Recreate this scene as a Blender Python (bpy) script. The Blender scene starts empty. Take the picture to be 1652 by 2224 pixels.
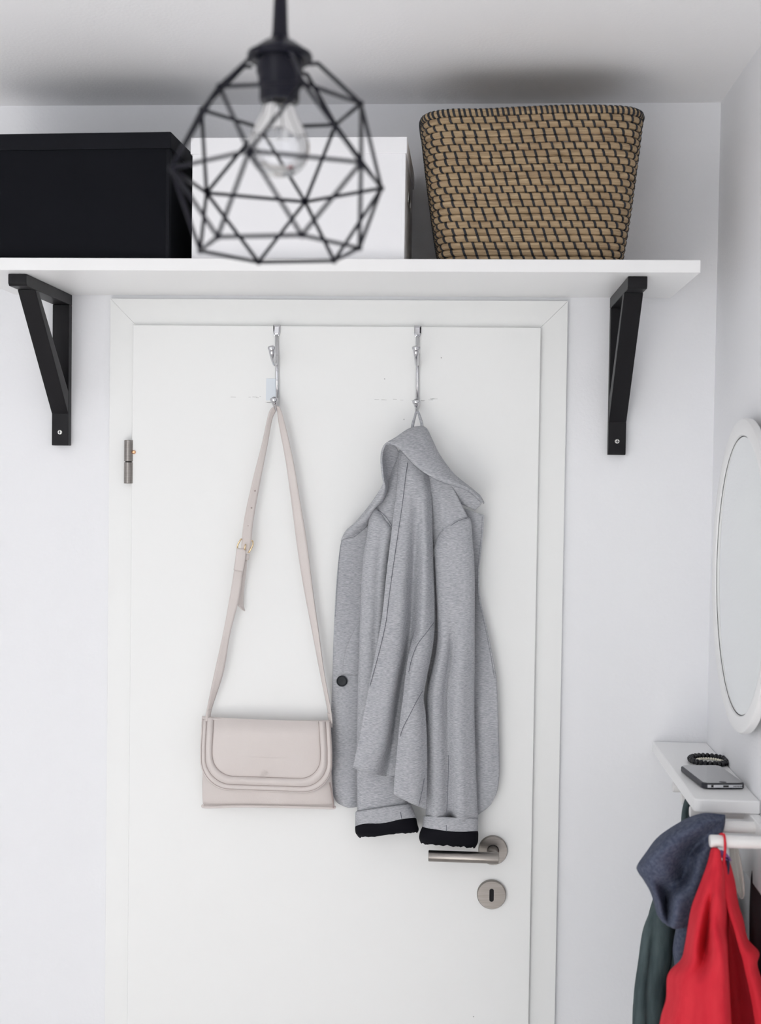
import bpy, math, random
from mathutils import Vector, Matrix
random.seed(7)
SC = bpy.context.scene
COL = SC.collection

# ------------------------------------------------------------------ camera
CAM = Vector((.5987, -2.2762, 1.7194))
YAW, PIT, ROL, FPX = .0639, -.0294, .0142, 2734.4
_c, _s = math.cos(YAW), math.sin(YAW)
FW = Vector((-_s*math.cos(PIT), _c*math.cos(PIT), math.sin(PIT)))
RT = Vector((_c, _s, 0)); UP = RT.cross(FW)
R2 = math.cos(ROL)*RT + math.sin(ROL)*UP
U2 = -math.sin(ROL)*RT + math.cos(ROL)*UP
cd = bpy.data.cameras.new('camera'); cam = bpy.data.objects.new('camera', cd); COL.objects.link(cam)
cam.matrix_world = Matrix(((R2.x, U2.x, -FW.x, CAM.x), (R2.y, U2.y, -FW.y, CAM.y), (R2.z, U2.z, -FW.z, CAM.z), (0, 0, 0, 1)))
cd.sensor_fit = 'HORIZONTAL'; cd.sensor_width = 36; cd.lens = FPX/1652*36
cd.clip_start = .02
cd.dof.use_dof = True; cd.dof.focus_distance = 2.22; cd.dof.aperture_fstop = 5.0
SC.camera = cam

# ------------------------------------------------------------------ world and light
w = bpy.data.worlds.new('world'); SC.world = w; w.use_nodes = True
w.node_tree.nodes['Background'].inputs[0].default_value = (.93, .96, 1, 1)
w.node_tree.nodes['Background'].inputs[1].default_value = 1.0
def area(name, loc, target, sx, sy, power, col=(1, 1, 1)):
    l = bpy.data.lights.new(name, 'AREA'); l.shape = 'RECTANGLE'; l.size = sx; l.size_y = sy; l.energy = power; l.color = col
    o = bpy.data.objects.new(name, l); COL.objects.link(o); o.location = loc
    o.rotation_euler = (Vector(target)-Vector(loc)).to_track_quat('-Z', 'Y').to_euler()
    return o
area('window_daylight', (-.90, -4.27, 1.12), (-.90, 0, 1.12), 1.7, 2.0, 16, (.96, .98, 1))
sl_ = bpy.data.lights.new('sun', 'SUN'); sl_.energy = 13.0; sl_.angle = .02; sl_.color = (1, .985, .96)
so_ = bpy.data.objects.new('sun', sl_); COL.objects.link(so_); so_.location = (-2, -7, 4)
so_.rotation_euler = Vector((.34, 1, -.85)).to_track_quat('-Z', 'Y').to_euler()
SC.view_settings.view_transform = 'Standard'; SC.view_settings.look = 'None'
SC.view_settings.exposure = 0.14; SC.view_settings.gamma = 1; SC.view_settings.use_curve_mapping = False
SC.cycles.max_bounces = 10; SC.cycles.diffuse_bounces = 8; SC.cycles.glossy_bounces = 5
SC.cycles.transparent_max_bounces = 12
SC.cycles.use_denoising = True
SC.cycles.sample_clamp_indirect = 6

# ------------------------------------------------------------------ geometry helpers
def ray(u, v):
    return FW*FPX + R2*(u-826) - U2*(v-1112)
def W(u, v, y):          # photo pixel -> point on the vertical plane at depth y
    d = ray(u, v); return CAM + d*((y-CAM.y)/d.y)
def WZ(u, v, z):
    d = ray(u, v); return CAM + d*((z-CAM.z)/d.z)
DOOR = -.02
def D(u, v, d):          # d millimetres in front of the door leaf
    return W(u, v, DOOR - d/1000)
def wloc(o):
    p = Vector((0, 0, 0))
    while o: p += o.location; o = o.parent
    return p
def tag(o, label, cat, group=None):
    o['label'] = label; o['category'] = cat
    if group: o['group'] = group
    return o
def thing(name, loc, label, cat, group=None):
    o = bpy.data.objects.new(name, None); COL.objects.link(o); o.location = loc; o.empty_display_size = .02
    return tag(o, label, cat, group)
def obj(name, verts, faces, m, parent=None, smooth=False, uvs=None, origin=None):
    base = wloc(parent) if parent else Vector((0, 0, 0))
    vs = [Vector(v) for v in verts]
    if origin is None:
        lo = Vector([min(v[i] for v in vs) for i in range(3)]); hi = Vector([max(v[i] for v in vs) for i in range(3)])
        origin = (lo+hi)/2
    me = bpy.data.meshes.new(name)
    me.from_pydata([v-origin for v in vs], [], faces); me.update()
    if smooth: me.polygons.foreach_set('use_smooth', [True]*len(me.polygons))
    if uvs:
        uvl = me.uv_layers.new(name='UVMap')
        for p in me.polygons:
            for k, li in enumerate(p.loop_indices):
                uvl.data[li].uv = uvs[me.loops[li].vertex_index]
    me.materials.append(m)
    o = bpy.data.objects.new(name, me); COL.objects.link(o)
    o.parent = parent; o.location = origin-base
    return o
class MB:
    def __init__(s): s.v = []; s.f = []
    def add(s, v, f):
        n = len(s.v); s.v += [Vector(a) for a in v]; s.f += [tuple(i+n for i in q) for q in f]; return s
    def box(s, x0, x1, y0, y1, z0, z1):
        v = [(x, y, z) for x in (x0, x1) for y in (y0, y1) for z in (z0, z1)]
        return s.add(v, [(0, 1, 3, 2), (4, 6, 7, 5), (0, 4, 5, 1), (2, 3, 7, 6), (0, 2, 6, 4), (1, 5, 7, 3)])
    def build(s, name, m, parent=None, smooth=False, bevel=0, seg=2, origin=None):
        o = obj(name, s.v, s.f, m, parent, smooth, origin=origin)
        if bevel: bev(o, bevel, seg)
        return o
def bev(o, wd, seg=2):
    b = o.modifiers.new('bevel', 'BEVEL'); b.width = wd; b.segments = seg; b.limit_method = 'ANGLE'; b.angle_limit = .6
    o.data.polygons.foreach_set('use_smooth', [True]*len(o.data.polygons))
    wn = o.modifiers.new('wn', 'WEIGHTED_NORMAL'); wn.keep_sharp = True
def solid(o, t, offset=0):
    m = o.modifiers.new('solid', 'SOLIDIFY'); m.thickness = t; m.offset = offset
    return o
def cat(P, n, closed=False):
    P = [Vector(p) for p in P]; m = len(P)
    if m == 1: return [P[0]]*n
    out = []
    for i in range(n):
        t = i/(n if closed else n-1)*(m if closed else m-1); k = int(t)
        if not closed: k = min(k, m-2)
        f = t-k
        g = (lambda j: P[j % m]) if closed else (lambda j: P[max(0, min(m-1, j))])
        a, b, c, d = g(k-1), g(k), g(k+1), g(k+2)
        if not closed:
            if k == 0: a = 2*b-c
            if k == m-2: d = 2*c-b
        out.append(.5*((2*b)+(c-a)*f+(2*a-5*b+4*c-d)*f*f+(3*b-a-3*c+d)*f**3))
    return out
def gridfaces(nu, nv, closed=False):
    F = []
    for j in range(nv-1):
        for i in range(nu if closed else nu-1):
            i2 = (i+1) % nu
            F.append((j*nu+i, j*nu+i2, (j+1)*nu+i2, (j+1)*nu+i))
    return F
def gridpts(rows, nu, nv):
    R = [cat(r, nu) for r in rows]
    C = [cat([R[j][i] for j in range(len(R))], nv) for i in range(nu)]
    return [C[i][j] for j in range(nv) for i in range(nu)]
SURF = []      # sampled cloth surfaces, for laying seams on
def sheet(name, rows, m, parent, nu=28, nv=40, thick=.0022, conv=D, wr=0, seed=0):
    """cloth panel from a net of (pixel, pixel, mm) control points"""
    P = gridpts([[conv(*q) for q in r] for r in rows], nu, nv)
    if wr:
        rg = random.Random(seed); ph = [(rg.uniform(20, 70), rg.uniform(10, 40), rg.uniform(0, 6)) for _ in range(4)]
        for p in P:
            p.y += wr*sum(math.sin(a*p.x+b*p.z*.5+c) for a, b, c in ph)/4
    SURF.append(P)
    o = obj(name, P, gridfaces(nu, nv), m, parent, True)
    solid(o, thick); return o
def tube(name, path, rad, m, parent=None, seg=10, n=None, capped=True, closed=False):
    """swept round tube; rad = number or list"""
    P = [Vector(p) for p in path]
    R = rad if isinstance(rad, (list, tuple)) else [rad]*len(P)
    if n:
        q = cat([(a.x, a.y, a.z) for a in P], n, closed); rr = cat([(r, 0, 0) for r in R], n, closed)
        P = q; R = [max(1e-5, a.x) for a in rr]
    N = len(P); V = []; prev = None
    for i in range(N):
        if closed: t = P[(i+1) % N]-P[i-1]
        else: t = P[min(N-1, i+1)]-P[max(0, i-1)]
        t.normalize()
        if prev is None:
            a = Vector((0, 0, 1)) if abs(t.z) < .9 else Vector((1, 0, 0)); x = t.cross(a).normalized()
        else:
            x = (prev-t*prev.dot(t)).normalized()
        prev = x; y = t.cross(x)
        V += [P[i]+(x*math.cos(k*2*math.pi/seg)+y*math.sin(k*2*math.pi/seg))*R[i] for k in range(seg)]
    F = gridfaces(seg, N, True)
    if closed:
        F += [((N-1)*seg+k, (N-1)*seg+(k+1) % seg, (k+1) % seg, k) for k in range(seg)]
    elif capped:
        F += [tuple(range(seg-1, -1, -1)), tuple((N-1)*seg+k for k in range(seg))]
    return (V, F) if name is None else obj(name, V, F, m, parent, True)
def lathe(name, prof, c, m, parent=None, axis='z', seg=40, cap=True):
    """prof = [(radius, height)...]"""
    V = []; c = Vector(c)
    for r, h in prof:
        for k in range(seg):
            a = 2*math.pi*k/seg; x, y = r*math.cos(a), r*math.sin(a)
            V.append(c+(Vector((x, y, h)) if axis == 'z' else Vector((x, -h, y)) if axis == 'y' else Vector((-h, x, y))))
    F = gridfaces(seg, len(prof), True)
    if cap: F += [tuple(range(seg-1, -1, -1)), tuple((len(prof)-1)*seg+k for k in range(seg))]
    if name is None: return V, F
    o = obj(name, V, F, m, parent, True)
    e = o.modifiers.new('es', 'EDGE_SPLIT'); e.split_angle = .7
    return o
def ribbon(name, L, R, m, parent, n=60, thick=.0022, nu=5, conv=D, bow=0):
    """strap between two edge polylines of (u, v, mm)"""
    A = cat([conv(*p) for p in L], n); B = cat([conv(*p) for p in R], n); P = []
    for a, b in zip(A, B):
        for k in range(nu):
            t = k/(nu-1); q = a.lerp(b, t); q.y -= bow*(1-(2*t-1)**2); P.append(q)
    o = obj(name, P, gridfaces(nu, n), m, parent, True); solid(o, thick); return o
def cloth_tube(name, rows, m, parent, seg=44, nv=46, folds=(), conv=D, cap=False, thick=.002, wr=0, seed=0, jag=0):
    """sleeve: rows of (uL, vL, uR, vR, back mm, front mm)"""
    ring = []
    for r in rows:
        uL, vL, uR, vR, db, df = r
        pts = []
        for k in range(seg):
            a = 2*math.pi*k/seg; cx, sy = math.cos(a), math.sin(a)
            s = .5-.5*(abs(cx)**.85*(1 if cx > 0 else -1)); f = .5+.5*(abs(sy)**.8*(1 if sy > 0 else -1))
            pts.append(((uL+(uR-uL)*s), vL+(vR-vL)*s, db+(df-db)*f, s, f))
        ring.append(pts)
    NR = len(rows); P = []
    cols = []
    for k in range(seg):
        cols.append(cat([conv(*ring[j][k][:3]) for j in range(NR)], nv))
    rg = random.Random(seed); ph = [(rg.uniform(25, 80), rg.uniform(15, 60), rg.uniform(0, 6)) for _ in range(4)]
    for j in range(nv):
        t = j/(nv-1)
        for k in range(seg):
            s, f = ring[0][k][3:5]; p = cols[k][j].copy()
            for (s0, s1, wd, amp, t0, t1) in folds:
                sc = s0+(s1-s0)*t
                e = max(0, min(1, (t-t0)/.12))*max(0, min(1, (t1-t)/.12))
                if f > .5: p.y += amp*e*math.exp(-((s-sc)/wd)**2)
            if wr: p.y += wr*sum(math.sin(a*p.x*1.4+b*p.z+c) for a, b, c in ph)/4
            if jag and j >= nv-2: p.z += jag*rg.uniform(-1, 1)
            P.append(p)
    SURF.append(P)
    F = gridfaces(seg, nv, True)
    if cap: F += [tuple(range(seg-1, -1, -1)), tuple((nv-1)*seg+k for k in range(seg))]
    o = obj(name, P, F, m, parent, True)
    if thick: solid(o, thick)
    return o
def project(p):
    d = p-CAM; z = d.dot(FW)
    return 826+FPX*d.dot(R2)/z, 1112-FPX*d.dot(U2)/z
def seam(name, pts, m, parent, surf, r=.0005, lift=.0014, n=40):
    """stitch line lying on cloth surfaces"""
    q = cat([(a, b, 0) for a, b in pts], n); path = []
    cand = [(project(p), p) for S in surf for p in S]
    for a in q:
        near = sorted(cand, key=lambda c: (c[0][0]-a.x)**2+(c[0][1]-a.y)**2)[:6]
        y = min(c[1].y for c in near)
        path.append(W(a.x, a.y, y-lift))
    ys = [p.y for p in path]
    for i in range(1, len(path)-1):
        y = (ys[i-1]+2*ys[i]+ys[i+1])/4; path[i] = W(q[i].x, q[i].y, y)
    return tube(name, path, r, m, parent, 5)

# ------------------------------------------------------------------ materials
def mat(name, col=(.8, .8, .8), rough=.5, metal=0, spec=.5, bump=None, var=None, coat=0):
    m = bpy.data.materials.new(name); m.use_nodes = True
    nt = m.node_tree; b = nt.nodes['Principled BSDF']
    b.inputs['Base Color'].default_value = (*col, 1); b.inputs['Roughness'].default_value = rough
    b.inputs['Metallic'].default_value = metal; b.inputs['Specular IOR Level'].default_value = spec
    b.inputs['Coat Weight'].default_value = coat
    tc = nt.nodes.new('ShaderNodeTexCoord')
    if var:         # (scale xyz, second colour, low, high)
        sc, c2, lo, hi = var
        mp = nt.nodes.new('ShaderNodeMapping'); mp.inputs['Scale'].default_value = sc
        nz = nt.nodes.new('ShaderNodeTexNoise'); nz.inputs['Scale'].default_value = 1; nz.inputs['Detail'].default_value = 4
        rp = nt.nodes.new('ShaderNodeValToRGB'); rp.color_ramp.elements[0].position = lo; rp.color_ramp.elements[1].position = hi
        rp.color_ramp.elements[0].color = (*col, 1); rp.color_ramp.elements[1].color = (*c2, 1)
        nt.links.new(tc.outputs['Object'], mp.inputs['Vector']); nt.links.new(mp.outputs[0], nz.inputs['Vector'])
        nt.links.new(nz.outputs['Fac'], rp.inputs['Fac']); nt.links.new(rp.outputs[0], b.inputs['Base Color'])
    if bump:        # (scale, strength, distance)
        n2 = nt.nodes.new('ShaderNodeTexNoise'); n2.inputs['Scale'].default_value = bump[0]; n2.inputs['Detail'].default_value = 3
        bp = nt.nodes.new('ShaderNodeBump'); bp.inputs['Strength'].default_value = bump[1]; bp.inputs['Distance'].default_value = bump[2]
        nt.links.new(tc.outputs['Object'], n2.inputs['Vector']); nt.links.new(n2.outputs['Fac'], bp.inputs['Height'])
        nt.links.new(bp.outputs[0], b.inputs['Normal'])
    return m
M = {}
M['wall'] = mat('wall_paint', (.86, .865, .885), .7, bump=(160, .25, .002), spec=.3)
M['ceiling'] = mat('ceiling_paint', (.88, .88, .89), .8, bump=(180, .2, .002), spec=.2)
M['floor'] = mat('floor_pale_oak', (.79, .775, .755), .4, var=((3, 30, 3), (.74, .72, .70), .35, .7))
M['door'] = mat('door_paint', (.87, .875, .865), .42, bump=(25, .05, .002))
M['casing'] = mat('casing_paint', (.86, .865, .855), .4)
M['shelf'] = mat('shelf_foil', (.90, .90, .90), .35)
M['black_wood'] = mat('black_stained_wood', (.009, .0085, .010), .42, spec=.22, bump=(90, .15, .001))
M['chrome'] = mat('chrome', (.60, .60, .62), .07, 1)
M['steel'] = mat('brushed_steel', (.33, .305, .285), .3, 1, var=((14, 14, 400), (.25, .232, .216), .3, .7))
M['zinc'] = mat('zinc', (.7, .69, .66), .3, 1)
M['dark'] = mat('dark_gap', (.004, .004, .005), .8)
M['bkbox'] = mat('black_card', (.0045, .005, .0075), .65, spec=.1, bump=(300, .08, .001))
M['bkwrap'] = mat('black_card_edge', (.007, .0075, .0105), .6, spec=.12)
M['whbox'] = mat('white_card', (.87, .87, .89), .55, bump=(300, .05, .001))
M['leather'] = mat('nude_leather', (.70, .645, .62), .55, bump=(420, .3, .001), var=((9, 9, 9), (.66, .60, .575), .35, .7))
M['leather_thread'] = mat('leather_thread', (.40, .33, .31), .7)
M['gold'] = mat('pale_gold', (.83, .66, .42), .2, 1)
M['melange'] = mat('grey_melange', (.33, .34, .365), .92, spec=.15, bump=(900, .3, .001), var=((170, 170, 1100), (.55, .555, .58), .34, .68))
M['seam'] = mat('dark_grey_seam', (.15, .155, .18), .9)
M['topstitch'] = mat('grey_topstitch', (.22, .225, .25), .9)
M['lining'] = mat('black_lining', (.006, .006, .009), .7, spec=.1)
M['button'] = mat('black_button', (.010, .012, .016), .35, spec=.3)
M['lampblk'] = mat('black_satin_metal', (.007, .007, .014), .35, spec=.22)
M['straw'] = None
M['stitch'] = mat('dark_stitch_strip', (.022, .024, .030), .6, spec=.3)
M['white_plastic'] = mat('white_lacquer', (.86, .86, .86), .3)
M['peg'] = mat('white_peg', (.80, .79, .78), .35)
M['phone'] = mat('phone_case', (.012, .013, .022), .4)
M['phone_glass'] = mat('phone_glass', (.03, .03, .032), .08, coat=1)
M['phone_metal'] = mat('phone_metal', (.72, .73, .75), .3, .9)
M['blackbead'] = mat('black_bead', (.008, .008, .012), .35)
M['creambead'] = mat('cream_bead', (.78, .75, .64), .4)
M['hood'] = mat('blue_grey_jersey', (.055, .065, .105), .9, spec=.2, bump=(700, .4, .001), var=((200, 200, 200), (.10, .115, .165), .35, .65))
M['green'] = mat('dark_green_cotton', (.05, .072, .078), .85, spec=.2, bump=(500, .3, .001), var=((90, 90, 20), (.085, .115, .12), .35, .65))
M['red'] = mat('red_cotton', (.60, .018, .035), .8, spec=.25, bump=(600, .3, .001), var=((60, 60, 20), (.66, .028, .045), .35, .65))
M['purple'] = mat('purple_satin', (.20, .09, .30), .4)
M['navy'] = mat('navy_tape', (.012, .012, .05), .6)
M['maroon'] = mat('dark_maroon_shade', (.022, .011, .013), .9)  # shade between red jacket and wall, put into a flat colour
M['horn'] = mat('pale_grey_plastic', (.42, .42, .39), .3)
M['brass'] = mat('brass', (.75, .42, .24), .3, 1)
M['mirror'] = mat('mirror_glass', (.86, .885, .87), .01, 1)
M['strip'] = mat('pale_adhesive', (.72, .77, .82), .3)
M['scuff'] = mat('grey_scuff', (.50, .50, .49), .7)
# straw: strands run along the coil (UV)
m = mat('straw', (.4, .26, .12), .6, spec=.3); M['straw'] = m; nt = m.node_tree; b = nt.nodes['Principled BSDF']
uv = nt.nodes.new('ShaderNodeUVMap'); uv.uv_map = 'UVMap'
def mapped(scale, detail):
    mp = nt.nodes.new('ShaderNodeMapping'); mp.inputs['Scale'].default_value = scale
    nz = nt.nodes.new('ShaderNodeTexNoise'); nz.inputs['Scale'].default_value = 1; nz.inputs['Detail'].default_value = detail
    nt.links.new(uv.outputs[0], mp.inputs['Vector']); nt.links.new(mp.outputs[0], nz.inputs['Vector']); return nz
nz = mapped((28, 26, 1), 4); n3 = mapped((6, 1.2, 1), 2)
rp = nt.nodes.new('ShaderNodeValToRGB'); e = rp.color_ramp.elements
e[0].position = .33; e[0].color = (.16, .10, .05, 1); e[1].position = .60; e[1].color = (.70, .545, .36, 1)
x = e.new(.44); x.color = (.44, .315, .19, 1)
mx = nt.nodes.new('ShaderNodeMixRGB'); mx.blend_type = 'MULTIPLY'; mx.inputs[0].default_value = .75
rp2 = nt.nodes.new('ShaderNodeValToRGB'); rp2.color_ramp.elements[0].position = .3; rp2.color_ramp.elements[1].position = .7
rp2.color_ramp.elements[0].color = (.62, .55, .5, 1); rp2.color_ramp.elements[1].color = (1, 1, .95, 1)
nt.links.new(nz.outputs['Fac'], rp.inputs[0]); nt.links.new(n3.outputs['Fac'], rp2.inputs[0])
nt.links.new(rp.outputs[0], mx.inputs[1]); nt.links.new(rp2.outputs[0], mx.inputs[2]); nt.links.new(mx.outputs[0], b.inputs['Base Color'])
bp = nt.nodes.new('ShaderNodeBump'); bp.inputs['Strength'].default_value = .6; bp.inputs['Distance'].default_value = .0015
nt.links.new(nz.outputs['Fac'], bp.inputs['Height']); nt.links.new(bp.outputs[0], b.inputs['Normal'])
# thin bulb glass
m = bpy.data.materials.new('bulb_glass'); m.use_nodes = True; nt = m.node_tree; nt.nodes.clear(); M['glass'] = m
out = nt.nodes.new('ShaderNodeOutputMaterial'); mixs = nt.nodes.new('ShaderNodeMixShader'); tr = nt.nodes.new('ShaderNodeBsdfTransparent')
gl = nt.nodes.new('ShaderNodeBsdfGlossy'); gl.inputs['Roughness'].default_value = .02; lw = nt.nodes.new('ShaderNodeFresnel'); lw.inputs[0].default_value = 1.6
tr.inputs[0].default_value = (.97, .975, .985, 1)
nt.links.new(lw.outputs[0], mixs.inputs[0]); nt.links.new(tr.outputs[0], mixs.inputs[1]); nt.links.new(gl.outputs[0], mixs.inputs[2]); nt.links.new(mixs.outputs[0], out.inputs[0])

# ------------------------------------------------------------------ room shell
XW, ZC, XL, YR = 1.0445, 2.385, -2.1, -4.2
def struct(o): o['kind'] = 'structure'; return o
T = .1
struct(MB().box(XL-T, XW+T, 0, T, 0, ZC).build('wall_back', M['wall']))
struct(MB().box(XW, XW+T, YR, 0, 0, ZC).build('wall_right', M['wall']))
struct(MB().box(XL-T, XL, YR, 0, 0, ZC).build('wall_left', M['wall']))
struct(MB().box(XL-T, XW+T, YR-T, T, ZC, ZC+T).build('ceiling', M['ceiling']))
struct(MB().box(XL-T, XW+T, YR-T, T, -T, 0).build('floor', M['floor']))
wx0, wx1, wz0, wz1 = -1.75, -.05, .1, 2.15
f = MB().box(XL-T, wx0, YR-T, YR, 0, ZC).box(wx1, XW+T, YR-T, YR, 0, ZC).box(wx0, wx1, YR-T, YR, 0, wz0).box(wx0, wx1, YR-T, YR, wz1, ZC)
struct(f.build('wall_front', M['wall']))
win = bpy.data.objects.new('window_1', None); COL.objects.link(win); win.location = ((wx0+wx1)/2, YR-.03, wz0); win['kind'] = 'structure'
fr = MB()
for a, b_ in ((wx0, wx0+.05), (wx1-.05, wx1), (-.925, -.875)): fr.box(a, b_, YR-.05, YR-.01, wz0, wz1)
fr.box(wx0, wx1, YR-.05, YR-.01, wz0, wz0+.05).box(wx0, wx1, YR-.05, YR-.01, wz1-.05, wz1)
fr.build('window_frame', M['casing'], win, bevel=.004)

# ------------------------------------------------------------------ door and casing
CL, CR, CT = -.0445, .7825, 2.0335
CW = .075; CY = -.010
def trim(name, poly):
    n = len(poly); V = [(x, 0, z) for x, z in poly]+[(x, CY, z) for x, z in poly]
    F = [tuple(range(n)), tuple(range(2*n-1, n-1, -1))]+[(i, i+n, (i+1) % n+n, (i+1) % n) for i in range(n)]
    o = obj(name, V, F, M['casing']); bev(o, .0005, 2); return struct(o)
g = .0001
trim('trim_1', [(CL+g, CT), (CR-g, CT), (CR-CW-g, CT-CW), (CL+CW+g, CT-CW)])
trim('trim_2', [(CL, 0), (CL, CT-g), (CL+CW, CT-CW-g), (CL+CW, 0)])
trim('trim_3', [(CR, 0), (CR-CW, 0), (CR-CW, CT-CW-g), (CR, CT-g)])
door = bpy.data.objects.new('door_1', None); COL.objects.link(door); door.location = (.3675, -.011, .006); door['kind'] = 'structure'
leaf = MB().box(0, .735, -.020, -.0115, .006, 1.985).build('leaf', M['door'], door, bevel=.0015)
# hinge
h = W(280, 1003, -.018)
hx = h.x-.0005
zt, zm, zb_ = W(279, 956, -.02).z, W(278, 1003, -.02).z, W(277, 1050, -.02).z
for a, b_ in ((zm+.0007, zt), (zb_, zm-.0007)):
    lathe('hinge_knuckle', [(.0075, a), (.0082, a+.0006), (.0082, b_-.0006), (.0075, b_)], (hx, -.0185, 0), M['steel'], door, seg=28)
lathe('hinge_pin', [(.006, zm-.002), (.006, zm+.002)], (hx, -.0185, 0), M['dark'], door, seg=20)
lathe('hinge_screw', [(.003, 0), (.0034, .0015), (.002, .004)], (hx+.0105, -.0205, W(288, 982, -.02).z), M['brass'], door, axis='y', seg=16)
# handle rosette, lever, escutcheon
c = W(1070, 1846, -.022)
ros = lathe('handle_rosette', [(.0262, 0), (.0262, .0055), (.0250, .0075), (.0, .0076)], (c.x, DOOR, c.z), M['steel'], door, axis='y', seg=56, cap=False)
lathe('handle_collar', [(.0109, 0), (.0109, .0006), (.0104, .0008)], (c.x, DOOR-.0074, c.z), M['dark'], ros, axis='y', seg=36)
a0 = W(1073, 1862, DOOR-.050); a1 = W(930, 1858, DOOR-.050)
pth = [Vector((c.x, DOOR-.008, c.z)), Vector((c.x, DOOR-.030, c.z)), Vector((c.x, DOOR-.043, c.z)), Vector((c.x-.002, DOOR-.0485, c.z)), Vector((c.x-.008, DOOR-.050, c.z-.0003))]
zl = W(1000, 1858, DOOR-.05).z
lev = tube('handle_neck', [(c.x, DOOR-.008, c.z), (c.x, DOOR-.030, c.z-.001), (c.x, DOOR-.046, c.z-.001)], .0102, M['steel'], door, 28)
zz = a0.z
def lever():
    x1 = c.x+.0095; x0 = a1.x; prof = [(.0085, 0), (.0098, .0008), (.0098, x1-x0-.0012), (.009, x1-x0)]
    return lathe('handle_lever', prof, (x1, DOOR-.048, c.z-.0005), M['steel'], door, axis='x', seg=40)
lever()
k = W(1067, 1942, -.022)
lathe('escutcheon', [(.0262, 0), (.0262, .0055), (.0248, .0078), (.0, .0079)], (k.x, DOOR, k.z), M['steel'], door, axis='y', seg=56, cap=False)
kv = []
for i in range(24):
    a = 2*math.pi*i/24; kv.append((k.x+.0040*math.cos(a), k.z+.0040*math.sin(a)+(.0078 if math.sin(a) > 0 else -.0078)))
obj('keyhole', [(x, DOOR-.0083, z) for x, z in kv]+[(x, DOOR-.005, z) for x, z in kv], [tuple(range(24))]+[(i, (i+1) % 24, (i+1) % 24+24, i+24) for i in range(24)], M['dark'], door)
# scuffs on the leaf: a few hairline marks
rg = random.Random(3)
sm = MB()
for (u0, u1, v) in ((812, 880, 868), (890, 935, 869), (480, 575, 862), (572, 584, 873), (926, 940, 867)):
    for _ in range(5):
        u = rg.uniform(u0, u1); l = rg.uniform(2, 12); vv = v+rg.uniform(-1.5, 1.5)
        p = W(u, vv, DOOR-.0002); q = W(u+l, vv+.3, DOOR-.0002)
        sm.add([(p.x, DOOR-.0002, p.z), (q.x, DOOR-.0002, q.z), (q.x, DOOR-.0002, q.z-.0005), (p.x, DOOR-.0002, p.z-.0006)], [(0, 1, 2, 3)])
for (u, v) in ((958, 777), (835, 823), (877, 911), (1028, 2208)):
    p = W(u, v, DOOR-.0002); sm.add([(p.x+.0012*math.cos(i), DOOR-.0002, p.z+.0013*math.sin(i)) for i in (0, 1, 2, 3, 4, 5)], [(0, 1, 2, 3, 4, 5)])
o = sm.build('scuff_marks', M['scuff'], door); o['kind'] = 'stuff'
# adhesive strip
p = W(578, 822, DOOR); q = W(600, 870, DOOR)
tag(MB().box(p.x, q.x, DOOR-.0012, DOOR, q.z, p.z).build('adhesive_strip', M['strip'], bevel=.0004), 'pale bluish adhesive strip stuck to the door behind a chrome hook', 'adhesive strip')

# ------------------------------------------------------------------ wall shelf and brackets
ZS = 2.0410; XSR = .9643; XSL = XSR-1.19; ZT = ZS+.0198
tag(MB().box(XSL, XSR, -.28, -.0005, ZS, ZT).build('wall_shelf', M['shelf'], bevel=.001), 'long white shelf board above the door on two black brackets', 'shelf')
def bracket(x, zb, label):
    t = thing('shelf_bracket', (x+.0154, 0, zb), label, 'bracket', 'black wooden shelf brackets')
    wd = .0308; ya = -.2437; zt = ZS-.0003; za = zt-.0195; yp = -.018
    # arm with chamfered front
    pr = [(0, zt), (ya, zt), (ya, za+.004), (ya+.004, za), (0, za)]
    def prism(name, pr):
        n = len(pr); V = [(x, y, z) for y, z in pr]+[(x+wd, y, z) for y, z in pr]
        o = obj(name, V, [tuple(range(n-1, -1, -1)), tuple(range(n, 2*n))]+[(i, (i+1) % n, (i+1) % n+n, i+n) for i in range(n)], M['black_wood'], t); bev(o, .0012); return o
    prism('arm', pr)
    prism('post', [(-.0002, za), (yp, za), (yp, zb), (-.0002, zb)])
    zbr = zb+.057
    prism('brace', [(-.200, za-.0002), (yp-.0002, zbr), (yp-.0002, zbr+.042), (-.181, za-.0002)])
    s = lathe('screw', [(.0038, 0), (.0044, .0006), (.0036, .0016), (0, .0017)], (x+wd/2, yp, zb+.024), M['zinc'], t, axis='y', seg=20, cap=False)
    c1 = MB().box(x+wd/2-.0028, x+wd/2+.0028, yp-.0021, yp-.0012, zb+.0234, zb+.0246).box(x+wd/2-.0006, x+wd/2+.0006, yp-.0021, yp-.0012, zb+.0212, zb+.0268)
    c1.build('screw_slot', M['dark'], s)
bracket(-.149, 1.7650, 'black wooden shelf bracket on the hinge side of the door')
bracket(.8574, 1.7610, 'black wooden shelf bracket on the handle side of the door')

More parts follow.
